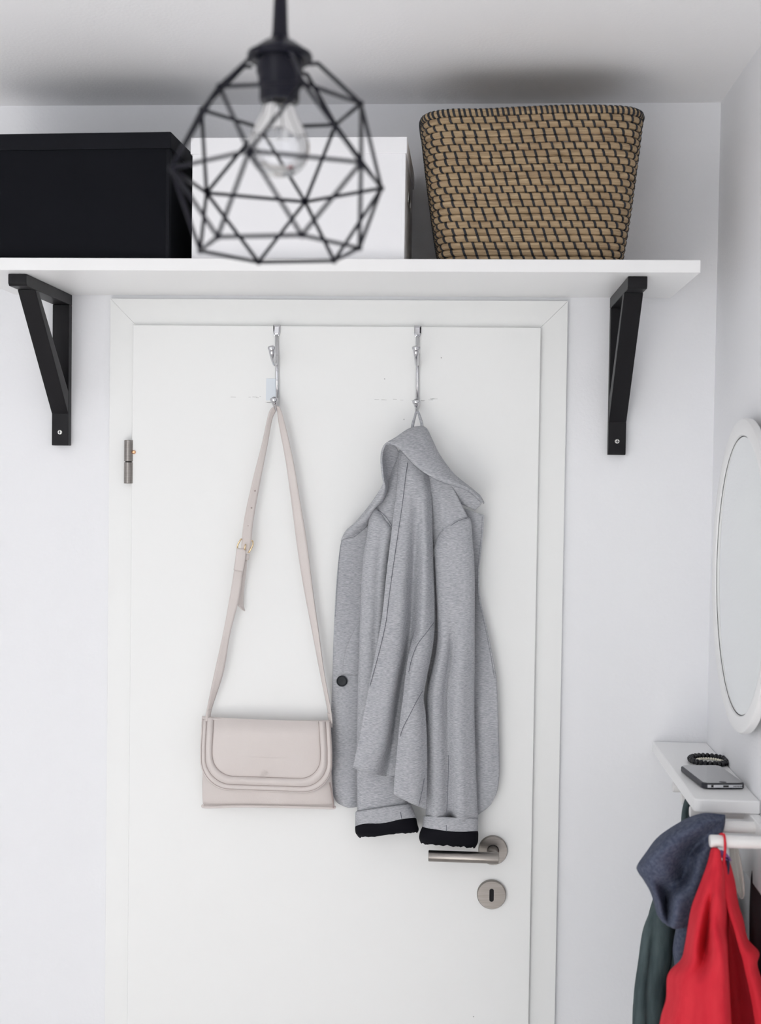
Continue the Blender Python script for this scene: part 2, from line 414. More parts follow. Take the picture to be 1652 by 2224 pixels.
# ------------------------------------------------------------------ storage boxes
def rbox(pts, z0, z1):
    m_ = MB(); return m_.add([(x, y, z) for z in (z0, z1) for x, y in pts], [(3, 2, 1, 0), (4, 5, 6, 7)]+[(i, (i+1) % 4, (i+1) % 4+4, i+4) for i in range(4)])
def storage(name, xr, yf, wid, dep, hgt, ang, mb, ml, label, hole):
    t = thing(name, (xr-wid/2, yf+dep/2, ZT), label, 'box')
    ca, sa = math.cos(ang), math.sin(ang)
    def P(dx, dy): return (xr+dx*ca-dy*sa, yf+dx*sa+dy*ca)
    lid = .0265; e = .0028
    rbox([P(-wid, 0), P(0, 0), P(0, dep), P(-wid, dep)], ZT+.0003, ZT+hgt-.004).build('body', mb, t, bevel=.0012)
    rbox([P(-wid-e, -e), P(e, -e), P(e, dep+e), P(-wid-e, dep+e)], ZT+hgt-lid, ZT+hgt).build('lid', ml, t, bevel=.0015)
    # card edge wrapped round the corner
    rbox([P(-.0052, -.0006), P(.0006, -.0006), P(.0006, .012), P(-.0052, .012)], ZT+.0006, ZT+hgt-lid-.0004).build('corner_wrap', ml, t, bevel=.0006)
    if hole:
        pts = [(dep*.5+.036*math.copysign(abs(math.cos(a))**.6, math.cos(a)), .013*math.copysign(abs(math.sin(a))**.6, math.sin(a))) for a in [2*math.pi*i/28 for i in range(28)]]
        zc = ZT+hgt*.62
        fr_ = obj('handle_rim', [(*P(.0012, y), zc+z) for y, z in pts]+[(*P(.0012, dep*.5+(y-dep*.5)*.84), zc+z*.7) for y, z in pts], [(i, (i+1) % 28, (i+1) % 28+28, i+28) for i in range(28)], M['zinc'], t)
        solid(fr_, .001)
        obj('handle_slot', [(*P(.0006, dep*.5+(y-dep*.5)*.86), zc+z*.74) for y, z in pts], [tuple(range(28))], M['dark'], t)
xw_ = W(878.5, 440, -.262).x; xl_ = W(416, 440, -.262).x
storage('storage_box', xw_, -.262, xw_-xl_, .25, W(640, 297, -.265).z-ZT, math.radians(-.4), M['whbox'], M['whbox'], 'white lidded cardboard storage box between the black box and the basket', True)
xb_ = W(367, 440, -.268).x
storage('storage_box', xb_, -.268, .345, .245, W(360, 286, -.27).z-ZT, math.radians(-2.2), M['bkbox'], M['bkwrap'], 'black lidded cardboard storage box at the end of the shelf', False)

# ------------------------------------------------------------------ seagrass basket
def basket():
    NC = 22
    yc = -.142
    bl, br = W(951, 562, -.262).x, W(1362, 562, -.262).x
    tl, tr = W(908, 262, -.24).x, W(1407, 262, -.24).x
    zl, zr = W(950, 238, -.255).z-.006, W(1390, 226, -.255).z-.006
    t = thing('coiled_basket', ((bl+br)/2, yc, ZT), 'coiled straw basket with dark stitching at the end of the shelf', 'basket')
    n = 132; ms = MB()
    for k_ in range(NC):
        q = k_/(NC-1)
        e = q**.8
        x0 = bl+(tl-bl)*e; x1 = br+(tr-br)*e; cx = (x0+x1)/2; a = (x1-x0)/2-.006
        b_ = .108+.012*e-.006
        path = []; ex = 2/(6.5-1.5*q)
        rr = .0055 if k_ < NC-1 else .0064
        for i in range(n):
            th = 2*math.pi*(i+.5)/n
            c_, s_ = math.cos(th), math.sin(th)
            x_ = cx+a*math.copysign(abs(c_)**ex, c_); y_ = yc+b_*math.copysign(abs(s_)**ex, s_)
            fx = (x_-bl)/(br-bl)
            zt_ = zl+(zr-zl)*max(-.1, min(1.1, fx)) - .004*math.exp(-((fx-.25)/.2)**2)
            z_ = ZT+rr+.0003+(zt_-ZT-rr)*q + (.0022*math.sin(fx*3.1+1)*q if k_ else 0)+random.uniform(-.0002, .0002)
            path.append(Vector((x_, y_, z_)))
        # resample by arc length
        L = [0]
        for i in range(n): L.append(L[-1]+(path[(i+1) % n]-path[i]).length)
        tot = L[-1]
        def at(d):
            d %= tot; i = 0
            lo, hi = 0, n
            while hi-lo > 1:
                mid = (lo+hi)//2
                if L[mid] <= d: lo = mid
                else: hi = mid
            f = (d-L[lo])/max(1e-9, L[lo+1]-L[lo]); return path[lo].lerp(path[(lo+1) % n], f)
        N2 = 150; pts = [at(tot*i/N2) for i in range(N2)]
        seg = 9; V = []; UV = []; off = random.uniform(0, 50)
        for i in range(N2+1):
            p = pts[i % N2]; tg = (pts[(i+1) % N2]-pts[i-1 if i else N2-1])
            if i == N2: tg = pts[1]-pts[N2-1]
            tg.normalize(); out_ = Vector((tg.y, -tg.x, 0)).normalized()
            r_ = rr*(1+.06*math.sin(i*1.7+k_*2)+.04*random.uniform(-1, 1)) if i < N2 else rr
            for j in range(seg):
                aa = 2*math.pi*j/seg
                V.append(p+(out_*math.cos(aa)+Vector((0, 0, 1))*math.sin(aa))*r_); UV.append((off+tot*i/N2, j/seg*2))
        o = obj('coil', V, gridfaces(seg, N2+1, True), M['straw'], t, True, UV)
        # wrapping strips
        step = .0178 if k_ < NC-1 else .0085
        ns = int(tot/step)
        d0 = k_*.0088
        for s_i in range(ns):
            d_ = d0+tot*s_i/ns+random.uniform(-.0008, .0008)
            hw = .0019 if k_ < NC-1 else .0019
            rows = []
            for j in range(7):
                f = j/6; ang = math.radians(118-236*f); sl = (.0035 if k_ < NC-1 else .003)*(f-.5)*2
                rr2 = rr+.0009
                for sgn in (-1, 1):
                    dd = d_+sl+sgn*hw; p = at(dd); tg = (at(dd+.003)-at(dd-.003)).normalized(); out_ = Vector((tg.y, -tg.x, 0)).normalized()
                    rows.append(p+(out_*math.cos(ang)+Vector((0, 0, 1))*math.sin(ang))*rr2)
            ms.add(rows, [(2*j, 2*j+1, 2*j+3, 2*j+2) for j in range(6)])
    o = ms.build('stitching', M['stitch'], t, True); o['kind'] = 'stuff'; solid(o, .0008, 1)
    # woven base
    e = MB(); cx = (bl+br)/2; a = (br-bl)/2-.008
    pts = [(cx+a*math.copysign(abs(math.cos(q))**.35, math.cos(q)), yc+.098*math.copysign(abs(math.sin(q))**.35, math.sin(q))) for q in [2*math.pi*i/48 for i in range(48)]]
    e.add([(x, y, ZT+.001) for x, y in pts]+[(x, y, ZT+.010) for x, y in pts], [tuple(range(47, -1, -1)), tuple(range(48, 96))]+[(i, (i+1) % 48, (i+1) % 48+48, i+48) for i in range(48)])
    e.build('base', M['stitch'], t)
basket()

# ------------------------------------------------------------------ pendant lamp
def lamp():
    C0 = Vector((.4224, -1.0853, 1.9984)); tx, ty = -.0234, .149; ang = -.1141
    t = thing('pendant_lamp', (C0.x, C0.y, ZC), 'black geometric wire cage pendant lamp with a clear bulb', 'lamp')
    def ring(r, h, off, n=6):
        return [C0+Vector((r*math.cos(math.radians(-120+60*k_+off)+ang)+tx*h, r*math.sin(math.radians(-120+60*k_+off)+ang)+ty*h, h)) for k_ in range(n)]
    up, mi, bo = ring(.0783, .0704, 0), ring(.1024, 0, 30), ring(.0771, -.0686, 0)
    ht = .1115; top = ring(.0365, ht, 0)
    ax = Vector((C0.x+tx*ht, C0.y+ty*ht, C0.z+ht))
    r = .0019
    def bar(a, b_, n='cage_bar'):
        d = (b_-a).normalized()*.0006
        V, F = tube(None, [a+d, b_-d], r, None, seg=8); return obj(n, V, F, M['lampblk'], t, True)
    for k_ in range(6):
        for R_ in (up, mi, bo): bar(R_[k_], R_[(k_+1) % 6])
        for R_ in (up, bo): bar(mi[k_], R_[k_]); bar(mi[k_], R_[(k_+1) % 6])
        # arm bends into the top ring
        a = up[k_]; b_ = top[k_]; inn = ax+(b_-ax)*.78
        V, F = tube(None, [a, a.lerp(b_, .9), b_, b_.lerp(inn, .5), inn], r*1.05, None, seg=8, n=14); obj('cage_arm', V, F, M['lampblk'], t, True)
    for R_ in (up, mi, bo):
        for p in R_:
            V, F = lathe(None, [(0.0003, -.0031), (.0022, -.0022), (.0031, 0), (.0022, .0022), (.0003, .0031)], p, None, seg=10); obj('joint', V, F, M['lampblk'], t, True)
    # hanging hardware
    u0 = Vector((ax.x-.001, ax.y, ax.z))
    def hz(v): return W(612, v, u0.y).z
    lathe('cage_ring', [(.024, -.003), (.0305, -.003), (.0315, 0), (.0305, .003), (.024, .003)], (u0.x, u0.y, hz(124)), M['lampblk'], t, seg=36)
    z = u0.z*0
    lathe('socket_cover', [(.0290, hz(124)), (.0285, hz(116)), (.0245, hz(108)), (.0150, hz(92)), (.0088, hz(84)), (.0076, hz(70)), (.0068, hz(20)), (.0062, hz(-20)), (.003, hz(-30))], (u0.x, u0.y, 0), M['lampblk'], t, seg=36)
    lathe('socket', [(.0185, hz(222)), (.0192, hz(216)), (.0192, hz(190)), (.0205, hz(186)), (.0205, hz(168)), (.0222, hz(160)), (.0228, hz(126))], (u0.x, u0.y, 0), M['lampblk'], t, seg=36)
    tube('cord', [(u0.x, u0.y, hz(-25)), (u0.x, u0.y, ZC-.045)], .003, M['lampblk'], t, 12)
    lathe('ceiling_rose', [(.008, -.07), (.03, -.055), (.045, -.03), (.048, 0)], (u0.x, u0.y, ZC), M['lampblk'], t, seg=40)
    # bulb
    bz = lambda v: W(612, v, u0.y).z
    prof = [(.0132, 215), (.0142, 228), (.0175, 250), (.0232, 275), (.0280, 300), (.0292, 322), (.0275, 345), (.0228, 364), (.0150, 377), (.006, 383), (.0005, 384)]
    bp_ = cat([(r_, bz(v), 0) for r_, v in prof], 40)
    bulb = lathe('bulb', [(max(.0004, p.x), p.y) for p in bp_], (u0.x, u0.y, 0), M['glass'], t, seg=44, cap=False)
    for md in list(bulb.modifiers): bulb.modifiers.remove(md)
    lathe('bulb_cap', [(.0128, bz(222)), (.0128, bz(210))], (u0.x, u0.y, 0), M['brass'], bulb, seg=28)
    lathe('glass_stem', [(.0045, bz(222)), (.0032, bz(262)), (.0022, bz(292)), (.0030, bz(300)), (.0008, bz(303))], (u0.x, u0.y, 0), M['glass'], bulb, seg=16)
    for s in (-1, 1): tube('support_wire', [(u0.x+s*.0015, u0.y, bz(262)), (u0.x+s*.004, u0.y, bz(285)), (u0.x+s*.011, u0.y, bz(306))], .0003, M['zinc'], bulb, 6)
    tube('filament', [(u0.x+.011*math.sin(a), u0.y-.006*math.cos(a), bz(306)) for a in [-1.57+3.14*i/16 for i in range(17)]], .0004, M['zinc'], bulb, 6)
lamp()

# ------------------------------------------------------------------ over-door hooks
def hook(uc, ur_bot, vt, label, lean, vb):
    c = W(uc, vt+10, DOOR-.004); zt_ = 1.985
    t = thing('over_door_hook', (c.x, DOOR-.004, W(uc, vb, DOOR).z), label, 'hook', 'chrome over-door hooks')
    pw = .0062
    # plate that folds over the top edge of the leaf
    pr = [(c.x-pw, zt_+.0016), (c.x+pw, zt_+.0016), (c.x+pw, zt_-.013), (c.x+.0038, zt_-.0185), (c.x-.0038, zt_-.0185), (c.x-pw, zt_-.013)]
    n = len(pr)
    o = obj('plate', [(x, DOOR-.0002, z) for x, z in pr]+[(x, DOOR-.0026, z) for x, z in pr]+[(c.x+(x-c.x)*.62, DOOR-.0042, z_-.0) for x, z_ in [(x, zt_-.0085+(z-(zt_-.0085))*.62) for x, z in pr]],
            [tuple(range(n))]+[(i+r_*n, (i+1) % n+r_*n, (i+1) % n+(r_+1)*n, i+(r_+1)*n) for i in range(n) for r_ in (0, 1)]+[tuple(range(3*n-1, 2*n-1, -1))], M['chrome'], t)
    MB().box(c.x-pw, c.x+pw, DOOR-.0024, -.0112, 1.9851, 1.9866).build('top_strap', M['chrome'], t, bevel=.0004)
    xb = W(ur_bot, vb, DOOR-.004).x
    def rx(z): 
        f = (zt_-.0185-z)/(zt_-.0185-W(uc, vb, DOOR).z); return c.x+(xb-c.x)*f
    zbot = W(ur_bot, vb, DOOR-.004).z
    tube('rod', [(rx(zt_-.017), DOOR-.0034, zt_-.017), (rx(zbot), DOOR-.0034, zbot)], .0030, M['chrome'], t, 16)
    def prong(za, zb, ztip, d1, yo):
        # leaves the rod at za, dips to zb, rises to a teardrop tip at ztip
        xs = rx(za)
        pts = [(xs, DOOR-.0035, za), (xs, DOOR-.007, za-(za-zb)*.55), (xs+lean*.2, DOOR-.016, zb+.001), (xs+lean*.45, DOOR-.5*d1, zb-.0005), (xs+lean*.7, DOOR-.8*d1, zb+.006),
               (xs+lean*.9, DOOR-.95*d1, zb+(ztip-zb)*.45), (xs+lean, DOOR-d1, zb+(ztip-zb)*.72), (xs+lean, DOOR-d1-.001, ztip-.0055), (xs+lean, DOOR-d1-.001, ztip-.0022), (xs+lean, DOOR-d1-.001, ztip)]
        rad = [.0030, .0031, .0032, .0033, .0035, .0046, .0060, .0072, .0068, .0015]
        tube('prong', pts, rad, M['chrome'], t, 18, n=44)
    zz_ = lambda v: W(uc, v, DOOR-.004).z
    prong(zz_(772), zz_(793), zz_(757), .056, 0)
    prong(zz_(vb-14), zz_(vb+7), zz_(vb-17), .036, 0)
    return t
hook(600.5, 602.5, 706, 'chrome over-door hook carrying the nude handbag', -.001, 882)
hook(906.5, 906, 708, 'chrome over-door hook carrying the grey blazer', -.0005, 886)

# ------------------------------------------------------------------ handbag
def handbag():
    t = thing('handbag', D(580, 1754, 20), 'small nude leather crossbody bag with long strap hanging on the door', 'handbag')
    L_, TH = M['leather'], M['leather_thread']
    # strap: buckle half and plain half
    ribbon('strap', [(596, 884, 26), (589, 888, 27), (582, 905, 27), (569, 963, 27), (548, 1045, 27), (530, 1128, 28), (524, 1182, 30), (523, 1200, 31)],
           [(600, 886, 19), (598, 893, 18), (590, 912, 19), (581, 963, 21), (565, 1046, 22), (550.5, 1128, 24), (545, 1184, 27), (543, 1203, 28)], L_, t)
    ribbon('strap', [(514, 1200, 27), (508, 1240, 27), (499, 1294, 27), (484, 1376, 27), (466, 1459, 28), (450.5, 1538, 30), (447, 1565, 31)],
           [(535, 1202, 27), (527, 1242, 26), (520, 1296, 25), (499.5, 1378, 24), (485, 1460, 22), (459.5, 1538, 20), (456, 1565, 20)], L_, t)
    ribbon('strap', [(597, 884, 26), (602, 889, 20), (606, 921, 18), (621, 1004, 20), (632.5, 1087, 21), (643, 1170, 22), (652, 1232, 22), (663, 1294, 21), (679, 1376, 20), (695, 1459, 18), (712, 1542, 17), (716, 1572, 17)],
           [(602, 882, 27), (608, 888, 27), (618, 921, 26), (637, 1004, 25), (651, 1087, 25), (665, 1170, 25), (673, 1232, 26), (680.5, 1294, 27), (692, 1376, 28), (703, 1459, 29), (718, 1542, 30), (721, 1572, 30)], L_, t, n=80)
    # folded end below the buckle, keeper and loose tail
    sheet('strap_end', [[(514, 1190, 30), (524, 1191, 31.5), (535, 1193, 30)], [(511, 1215, 30), (521, 1216, 31.5), (532, 1218, 30)], [(507.5, 1238, 30), (518, 1240, 31), (527.5, 1242, 30)]], L_, t, 8, 12)
    sheet('keeper', [[(531, 1202, 26), (536, 1203, 27), (541.5, 1204, 24)], [(530, 1209, 26), (535, 1210, 27), (540.5, 1210, 24)], [(529, 1215, 26), (534, 1216, 27), (539.5, 1216, 24)]], L_, t, 8, 8)
    sheet('strap_tail', [[(532, 1216, 24), (534, 1216, 23), (536, 1216, 22)], [(528, 1245, 22), (530, 1245, 20), (533, 1245, 17)], [(522, 1275, 20), (526, 1276, 17), (529, 1277, 13)], [(515, 1308, 19), (521, 1310, 15), (528, 1312, 10)], [(525, 1323, 17), (528, 1325, 15), (531.5, 1327, 12)]], L_, t, 8, 24)
    for (u, v) in ((553.5, 1066), (546, 1103), (538.5, 1142)):
        lathe('strap_hole', [(.0016, 0), (.0011, .0012)], D(u, v, 26.5), TH, t, axis='y', seg=12)
    # gold buckle
    tube('buckle', [D(516, 1192, 29), D(516, 1184, 33), D(522, 1173, 33), D(526, 1171, 29), D(546, 1174, 26), D(549, 1179, 30), D(548, 1186, 32), D(542, 1197, 31), D(537, 1200, 28), D(520, 1198, 26)], .0014, M['gold'], t, 10, n=60, closed=True)
    tube('buckle_prong', [D(531, 1194, 32), D(532, 1188, 34), D(533, 1182, 32)], .0013, M['gold'], t, 8, n=10)
    # strap anchors at the bag corners
    sheet('anchor', [[(449, 1543, 30), (453, 1541, 28), (458, 1540, 22)], [(446, 1558, 31), (451, 1558, 29), (456, 1557, 21)], [(444, 1575, 31), (450, 1574, 29), (456, 1573, 21)]], L_, t, 8, 10)
    sheet('anchor', [[(711, 1548, 18), (715, 1549, 26), (718, 1550, 29)], [(714, 1563, 18), (718, 1563, 26), (720, 1563, 29)], [(716, 1580, 18), (719, 1580, 26), (721, 1580, 29)]], L_, t, 8, 10)
    # body
    rows = []
    for f, uL, uR, vL, vR, fr_ in ((0, 446, 716, 1571, 1576, 24), (.15, 443, 717, 1590, 1593, 31), (.5, 440, 719, 1655, 1660, 35), (.8, 439, 723, 1715, 1722, 35), (.95, 440, 726, 1742, 1745, 31), (1, 443, 725, 1751, 1753, 26)):
        rows.append((uL, vL, uR, vR, 8, fr_))
    cloth_tube('body', rows, L_, t, seg=56, nv=30, cap=True, thick=0)
    tube('base_piping', [D(441, 1747, 30), D(446, 1753, 31), D(520, 1751, 34), (D(600, 1752, 34)), D(690, 1754, 33), D(722, 1755, 31), D(728, 1752, 27)], .0022, L_, t, 8, n=60)
    tube('side_piping', [D(716, 1700, 37), D(722, 1735, 35), D(724, 1754, 32)], .0014, TH, t, 6, n=14)
    # flap: U-shaped contours with raised bands
    def U(ins, n=70):
        uL, uR, vb = 434.5+ins, 721.5-ins, 1720-ins*1.22; r = max(14, 64-ins*.72)
        def slope(u): return (u-578)*.033
        pts = []
        vt = 1563
        for i in range(14): pts.append((uL+(1 if i > 9 else 0)*0, vt+(vb-r-vt)*i/14))
        for i in range(14): a = math.pi/2*i/14; pts.append((uL+r-r*math.cos(a), vb-r+r*math.sin(a)))
        for i in range(20): pts.append((uL+r+(uR-uL-2*r)*i/20, vb))
        for i in range(14): a = math.pi/2*i/14; pts.append((uR-r+r*math.sin(a), vb-r+r*math.cos(a)))
        for i in range(15): pts.append((uR, vb-r+(vt-vb+r)*i/14))
        out = []
        for u, v in pts:
            tp = 3.5*max(0, 1-(v-1566)/60)     # flap narrows towards the top
            uu = u+tp*(1 if u < 578 else -1); vv = v+slope(u)+.006*(u-578)*0
            out.append((uu, vv))
        return out
    prof = [(.2, 35), (0, 39.5), (.4, 42.2), (1.5, 43.4), (5, 44.2), (8, 44.6), (10.2, 43.2), (11.2, 42.2), (12.4, 43.6), (15, 46.0), (19, 47.2), (23, 46.0), (25.2, 43.4), (26.2, 42.4), (27.5, 43.2), (32, 44.2), (45, 45.2), (62, 46.2)]
    V = []; ng = None
    for ins, d_ in prof:
        P = U(ins); ng = len(P)
        for u, v in P:
            top = max(0, min(1, 1-(v-1560)/34)); sag = -17*top**1.6
            V.append(D(u, v, d_+sag))
    # inner field: bridge left and right halves
    F = gridfaces(ng, len(prof))
    last = (len(prof)-1)*ng; half = ng//2
    P = U(prof[-1][0])
    nb = 10; base = len(V)
    for i in range(29):
        a, b_ = P[i], P[ng-1-i]
        for k_ in range(nb+1):
            f_ = k_/nb; u = a[0]+(b_[0]-a[0])*f_; v = a[1]+(b_[1]-a[1])*f_
            top = max(0, min(1, 1-(v-1560)/34))
            V.append(D(u, v, prof[-1][1]+1.2*math.sin(math.pi*f_)-17*top**1.6))
    F += [tuple(i+base for i in q) for q in gridfaces(nb+1, 29)]
    # curl over the top of the body
    nt_ = len(V)
    flap = obj('flap', V, F, L_, t, True)
    # roll over the top edge
    rollrow = []
    for dd, dv in ((30, 1565.5), (27, 1563), (22, 1561.5), (15, 1562.5), (10, 1572)):
        rollrow.append([(u, dv+(u-578)*.033+4*math.sin(math.pi*(u-438)/280), dd) for u in (438.5, 480, 530, 580, 630, 680, 717.5)])
    sheet('flap_top', rollrow, L_, t, 40, 16, .003)
    for ins in (2.6, 11.2, 26.2):
        pts = [D(u, v, {2.6: 44.4, 11.2: 43.4, 26.2: 43.6}[ins]-17*max(0, min(1, 1-(v-1560)/34))**1.6) for u, v in U(ins)]
        tube('stitch_line', pts, .00035, TH, flap, 5)
    # embossed flower mark
    em = MB(); c = D(574, 1681, 48.6)
    for i in range(14):
        a = 2*math.pi*i/14
        V2, F2 = tube(None, [c+Vector((.0026*math.cos(a), .0002, .0026*math.sin(a))), c+Vector((.0062*math.cos(a), .0002, .0062*math.sin(a)))], .00028, None, seg=5); em.add(V2, F2)
    V2, F2 = tube(None, [c+Vector((.0018*math.cos(i*.7), .0002, .0018*math.sin(i*.7))) for i in range(9)], .00025, None, seg=5, closed=True); em.add(V2, F2)
    em.build('embossed_mark', M['leather'], flap)
handbag()

# ------------------------------------------------------------------ blazer
def blazer():
    G = M['melange']
    t = thing('blazer', D(905, 1830, 20), 'light grey jersey blazer hanging by its loop with turned-up cuffs', 'blazer')
    # hanging loop
    ribbon('hanging_loop', [(891, 936, 34), (894, 918, 33), (899, 903, 31), (902, 894, 29), (909, 894, 29), (913, 903, 31), (918, 918, 33), (921, 938, 34)],
           [(898, 936, 32), (899.5, 920, 31), (902.5, 908, 30), (904.5, 899, 28), (907, 899, 28), (909, 908, 30), (912.5, 920, 31), (914, 938, 32)], G, t, n=40, thick=.0015, nu=3)
    # fronts, lying nearest the door
    fl = sheet('front_panel', [
        [(757, 1147, 34), (775, 1141, 38), (795, 1133, 38), (815, 1125, 32), (835, 1120, 26)],
        [(744, 1165, 27), (762, 1166, 26), (785, 1168, 22), (810, 1168, 20), (835, 1168, 20)],
        [(736, 1205, 22), (757, 1207, 19), (780, 1208, 15), (808, 1208, 14), (835, 1208, 14)],
        [(730, 1270, 22), (752, 1272, 18), (778, 1272, 13), (805, 1272, 12), (832, 1272, 12)],
        [(726, 1340, 21), (748, 1342, 18), (776, 1342, 14), (803, 1342, 12), (830, 1342, 12)],
        [(723.5, 1400, 21), (745, 1402, 21), (770, 1402, 19), (800, 1402, 14), (828, 1402, 12)],
        [(721.5, 1500, 12), (742, 1502, 22), (766, 1502, 20), (795, 1502, 14), (826, 1502, 12)],
        [(717, 1600, 6), (738, 1602, 18), (762, 1602, 20), (792, 1602, 14), (824, 1602, 12)],
        [(713, 1680, 5), (734, 1684, 16), (758, 1688, 20), (785, 1688, 13), (815, 1690, 12)],
        [(718.5, 1716, 5), (736, 1722, 16), (758, 1726, 20), (783, 1726, 13), (812, 1722, 12)],
        [(733, 1743, 5), (746, 1750, 14), (760, 1754, 19), (782, 1750, 13), (812, 1738, 12)]], G, t, 30, 70, wr=.0008, seed=2)
    lap = sheet('lapel', [
        [(782, 1345, 17), (784, 1350, 17), (788, 1352, 17)],
        [(766, 1375, 22), (776, 1378, 21), (788, 1380, 17)],
        [(753, 1405, 24), (768, 1407, 22), (786, 1408, 17)],
        [(746, 1435, 25), (764, 1437, 22), (784, 1438, 17)],
        [(744, 1465, 23.4), (762, 1467, 21.5), (783, 1468, 16)]], G, t, 12, 20)
    frr = sheet('front_panel', [
        [(985, 1098, 28), (1005, 1103, 32), (1028, 1112, 34), (1051, 1119, 32)],
        [(980, 1130, 24), (1005, 1140, 26), (1030, 1146, 28), (1049.5, 1150, 30)],
        [(975, 1170, 22), (1005, 1175, 22), (1030, 1180, 24), (1046, 1182, 28)],
        [(928, 1230, 10), (1005, 1232, 18), (1026, 1235, 20), (1040.5, 1236, 26)],
        [(928, 1290, 10), (1005, 1292, 14), (1027, 1293, 16), (1041, 1294, 25)],
        [(928, 1350, 10), (1008, 1352, 12), (1033, 1353, 14), (1054, 1354, 24)],
        [(928, 1410, 10), (1012, 1412, 11), (1040, 1413, 14), (1067, 1414, 24)],
        [(928, 1470, 10), (1016, 1472, 12), (1046, 1473, 16), (1077, 1474, 23)],
        [(928, 1540, 10), (1018, 1542, 14), (1046, 1543, 23), (1081, 1544, 22)],
        [(928, 1620, 10), (1020, 1622, 15), (1053, 1623, 28), (1083, 1624, 20)],
        [(928, 1680, 10), (1024, 1682, 17), (1060, 1682, 25), (1083.5, 1680, 20)],
        [(945, 1720, 10), (1028, 1724, 18), (1060, 1722, 23), (1079, 1718, 20)],
        [(945, 1772, 10), (1025, 1772, 18), (1048, 1762, 20), (1066, 1746, 20)]], G, t, 30, 80, wr=.0006, seed=5)
    # shoulders
    shl = sheet('shoulder', [
        [(872, 975, 48), (868, 985, 46), (862, 1000, 42)],
        [(872, 1010, 52), (862, 1015, 48), (848, 1030, 40)],
        [(868, 1060, 55), (850, 1062, 52), (832, 1072, 40)],
        [(862, 1110, 56), (840, 1106, 55), (812, 1102, 44)],
        [(856, 1155, 56), (842, 1135, 58), (812, 1112, 48)]], G, t, 20, 30)
    shr = sheet('shoulder', [
        [(925, 1015, 52), (945, 1030, 58), (965, 1040, 60)],
        [(928, 1060, 46), (952, 1062, 58), (985, 1062, 58)],
        [(932, 1105, 40), (965, 1100, 57), (1003, 1098, 52)],
        [(934, 1150, 36), (972, 1130, 56), (1015, 1122, 48)],
        [(938, 1195, 32), (968, 1160, 55), (1018, 1130, 46)]], G, t, 22, 30)
    # sleeves
    sl = cloth_tube('sleeve', [
        (808, 1102, 826, 1110, 34, 52), (803, 1112, 842, 1132, 28, 60), (800, 1140, 856, 1152, 24, 66), (796, 1172, 851, 1174, 22, 68), (790, 1205, 847, 1205, 20, 67), (786, 1260, 842, 1260, 18, 64),
        (783, 1330, 838, 1330, 16, 60), (781, 1400, 834, 1400, 16, 58), (777.5, 1500, 842, 1500, 16, 54), (775.5, 1600, 850, 1600, 16, 50),
        (775.5, 1680, 862, 1680, 16, 49), (776, 1720, 872, 1714, 16, 49), (777, 1770, 889, 1752, 16, 50)], G, t, folds=((.55, .62, .1, .004, .1, .7),), wr=.0010, seed=4)
    cf = cloth_tube('cuff', [(773.5, 1763, 889, 1746, 11, 55), (772.5, 1766, 891, 1748, 10, 57), (772.5, 1780, 897, 1762, 10, 58), (772, 1793, 902, 1775, 11, 57), (772.5, 1796, 903, 1778, 13, 55)], G, sl, nv=14)
    cloth_tube('lining', [(774, 1786, 899, 1769, 14, 54), (772, 1796, 903, 1779, 12, 57.5), (772, 1804, 905, 1790, 11, 58), (774, 1811, 908, 1801, 12, 57), (781, 1817, 905, 1806, 15, 53)], M['lining'], sl, nv=12, wr=.0018, seed=8, jag=.0022)
    sr = cloth_tube('sleeve', [
        (990, 1122, 1017, 1124, 34, 50), (962, 1146, 1022, 1134, 28, 60), (945, 1183, 1025, 1178, 24, 68), (945, 1215, 1028, 1212, 20, 70), (947, 1260, 1029.5, 1255, 18, 68), (950, 1330, 1029.5, 1330, 16, 66), (950, 1395, 1029.5, 1395, 16, 64),
        (940, 1450, 1029.5, 1450, 16, 62), (929, 1500, 1029, 1500, 14, 60), (926.5, 1560, 1029, 1560, 12, 58), (927, 1640, 1031.5, 1640, 12, 58), (926.5, 1700, 1033.5, 1700, 12, 56), (925, 1780, 1037, 1784, 12, 56)],
        G, t, folds=((.30, .46, .075, .022, .42, 1.3), (.10, .18, .08, -.006, .45, 1.3), (.74, .70, .12, -.007, .45, 1.3)), wr=.0009, seed=6)
    cf2 = cloth_tube('cuff', [(921, 1773, 1035.5, 1779, 8, 60), (920, 1776, 1036.5, 1782, 7, 62), (919, 1788, 1036.5, 1794, 7, 63), (918, 1800, 1036.5, 1807, 8, 62), (918, 1803, 1036, 1810, 10, 60)], G, sr, nv=14)
    cloth_tube('lining', [(919, 1794, 1035, 1801, 12, 58), (914.5, 1803, 1037, 1808, 9, 62.5), (911.5, 1812, 1037, 1818, 8, 63), (911, 1822, 1036, 1830, 9, 62), (916, 1831, 1030, 1840, 12, 57)], M['lining'], sr, nv=12, wr=.0018, seed=12, jag=.0025)
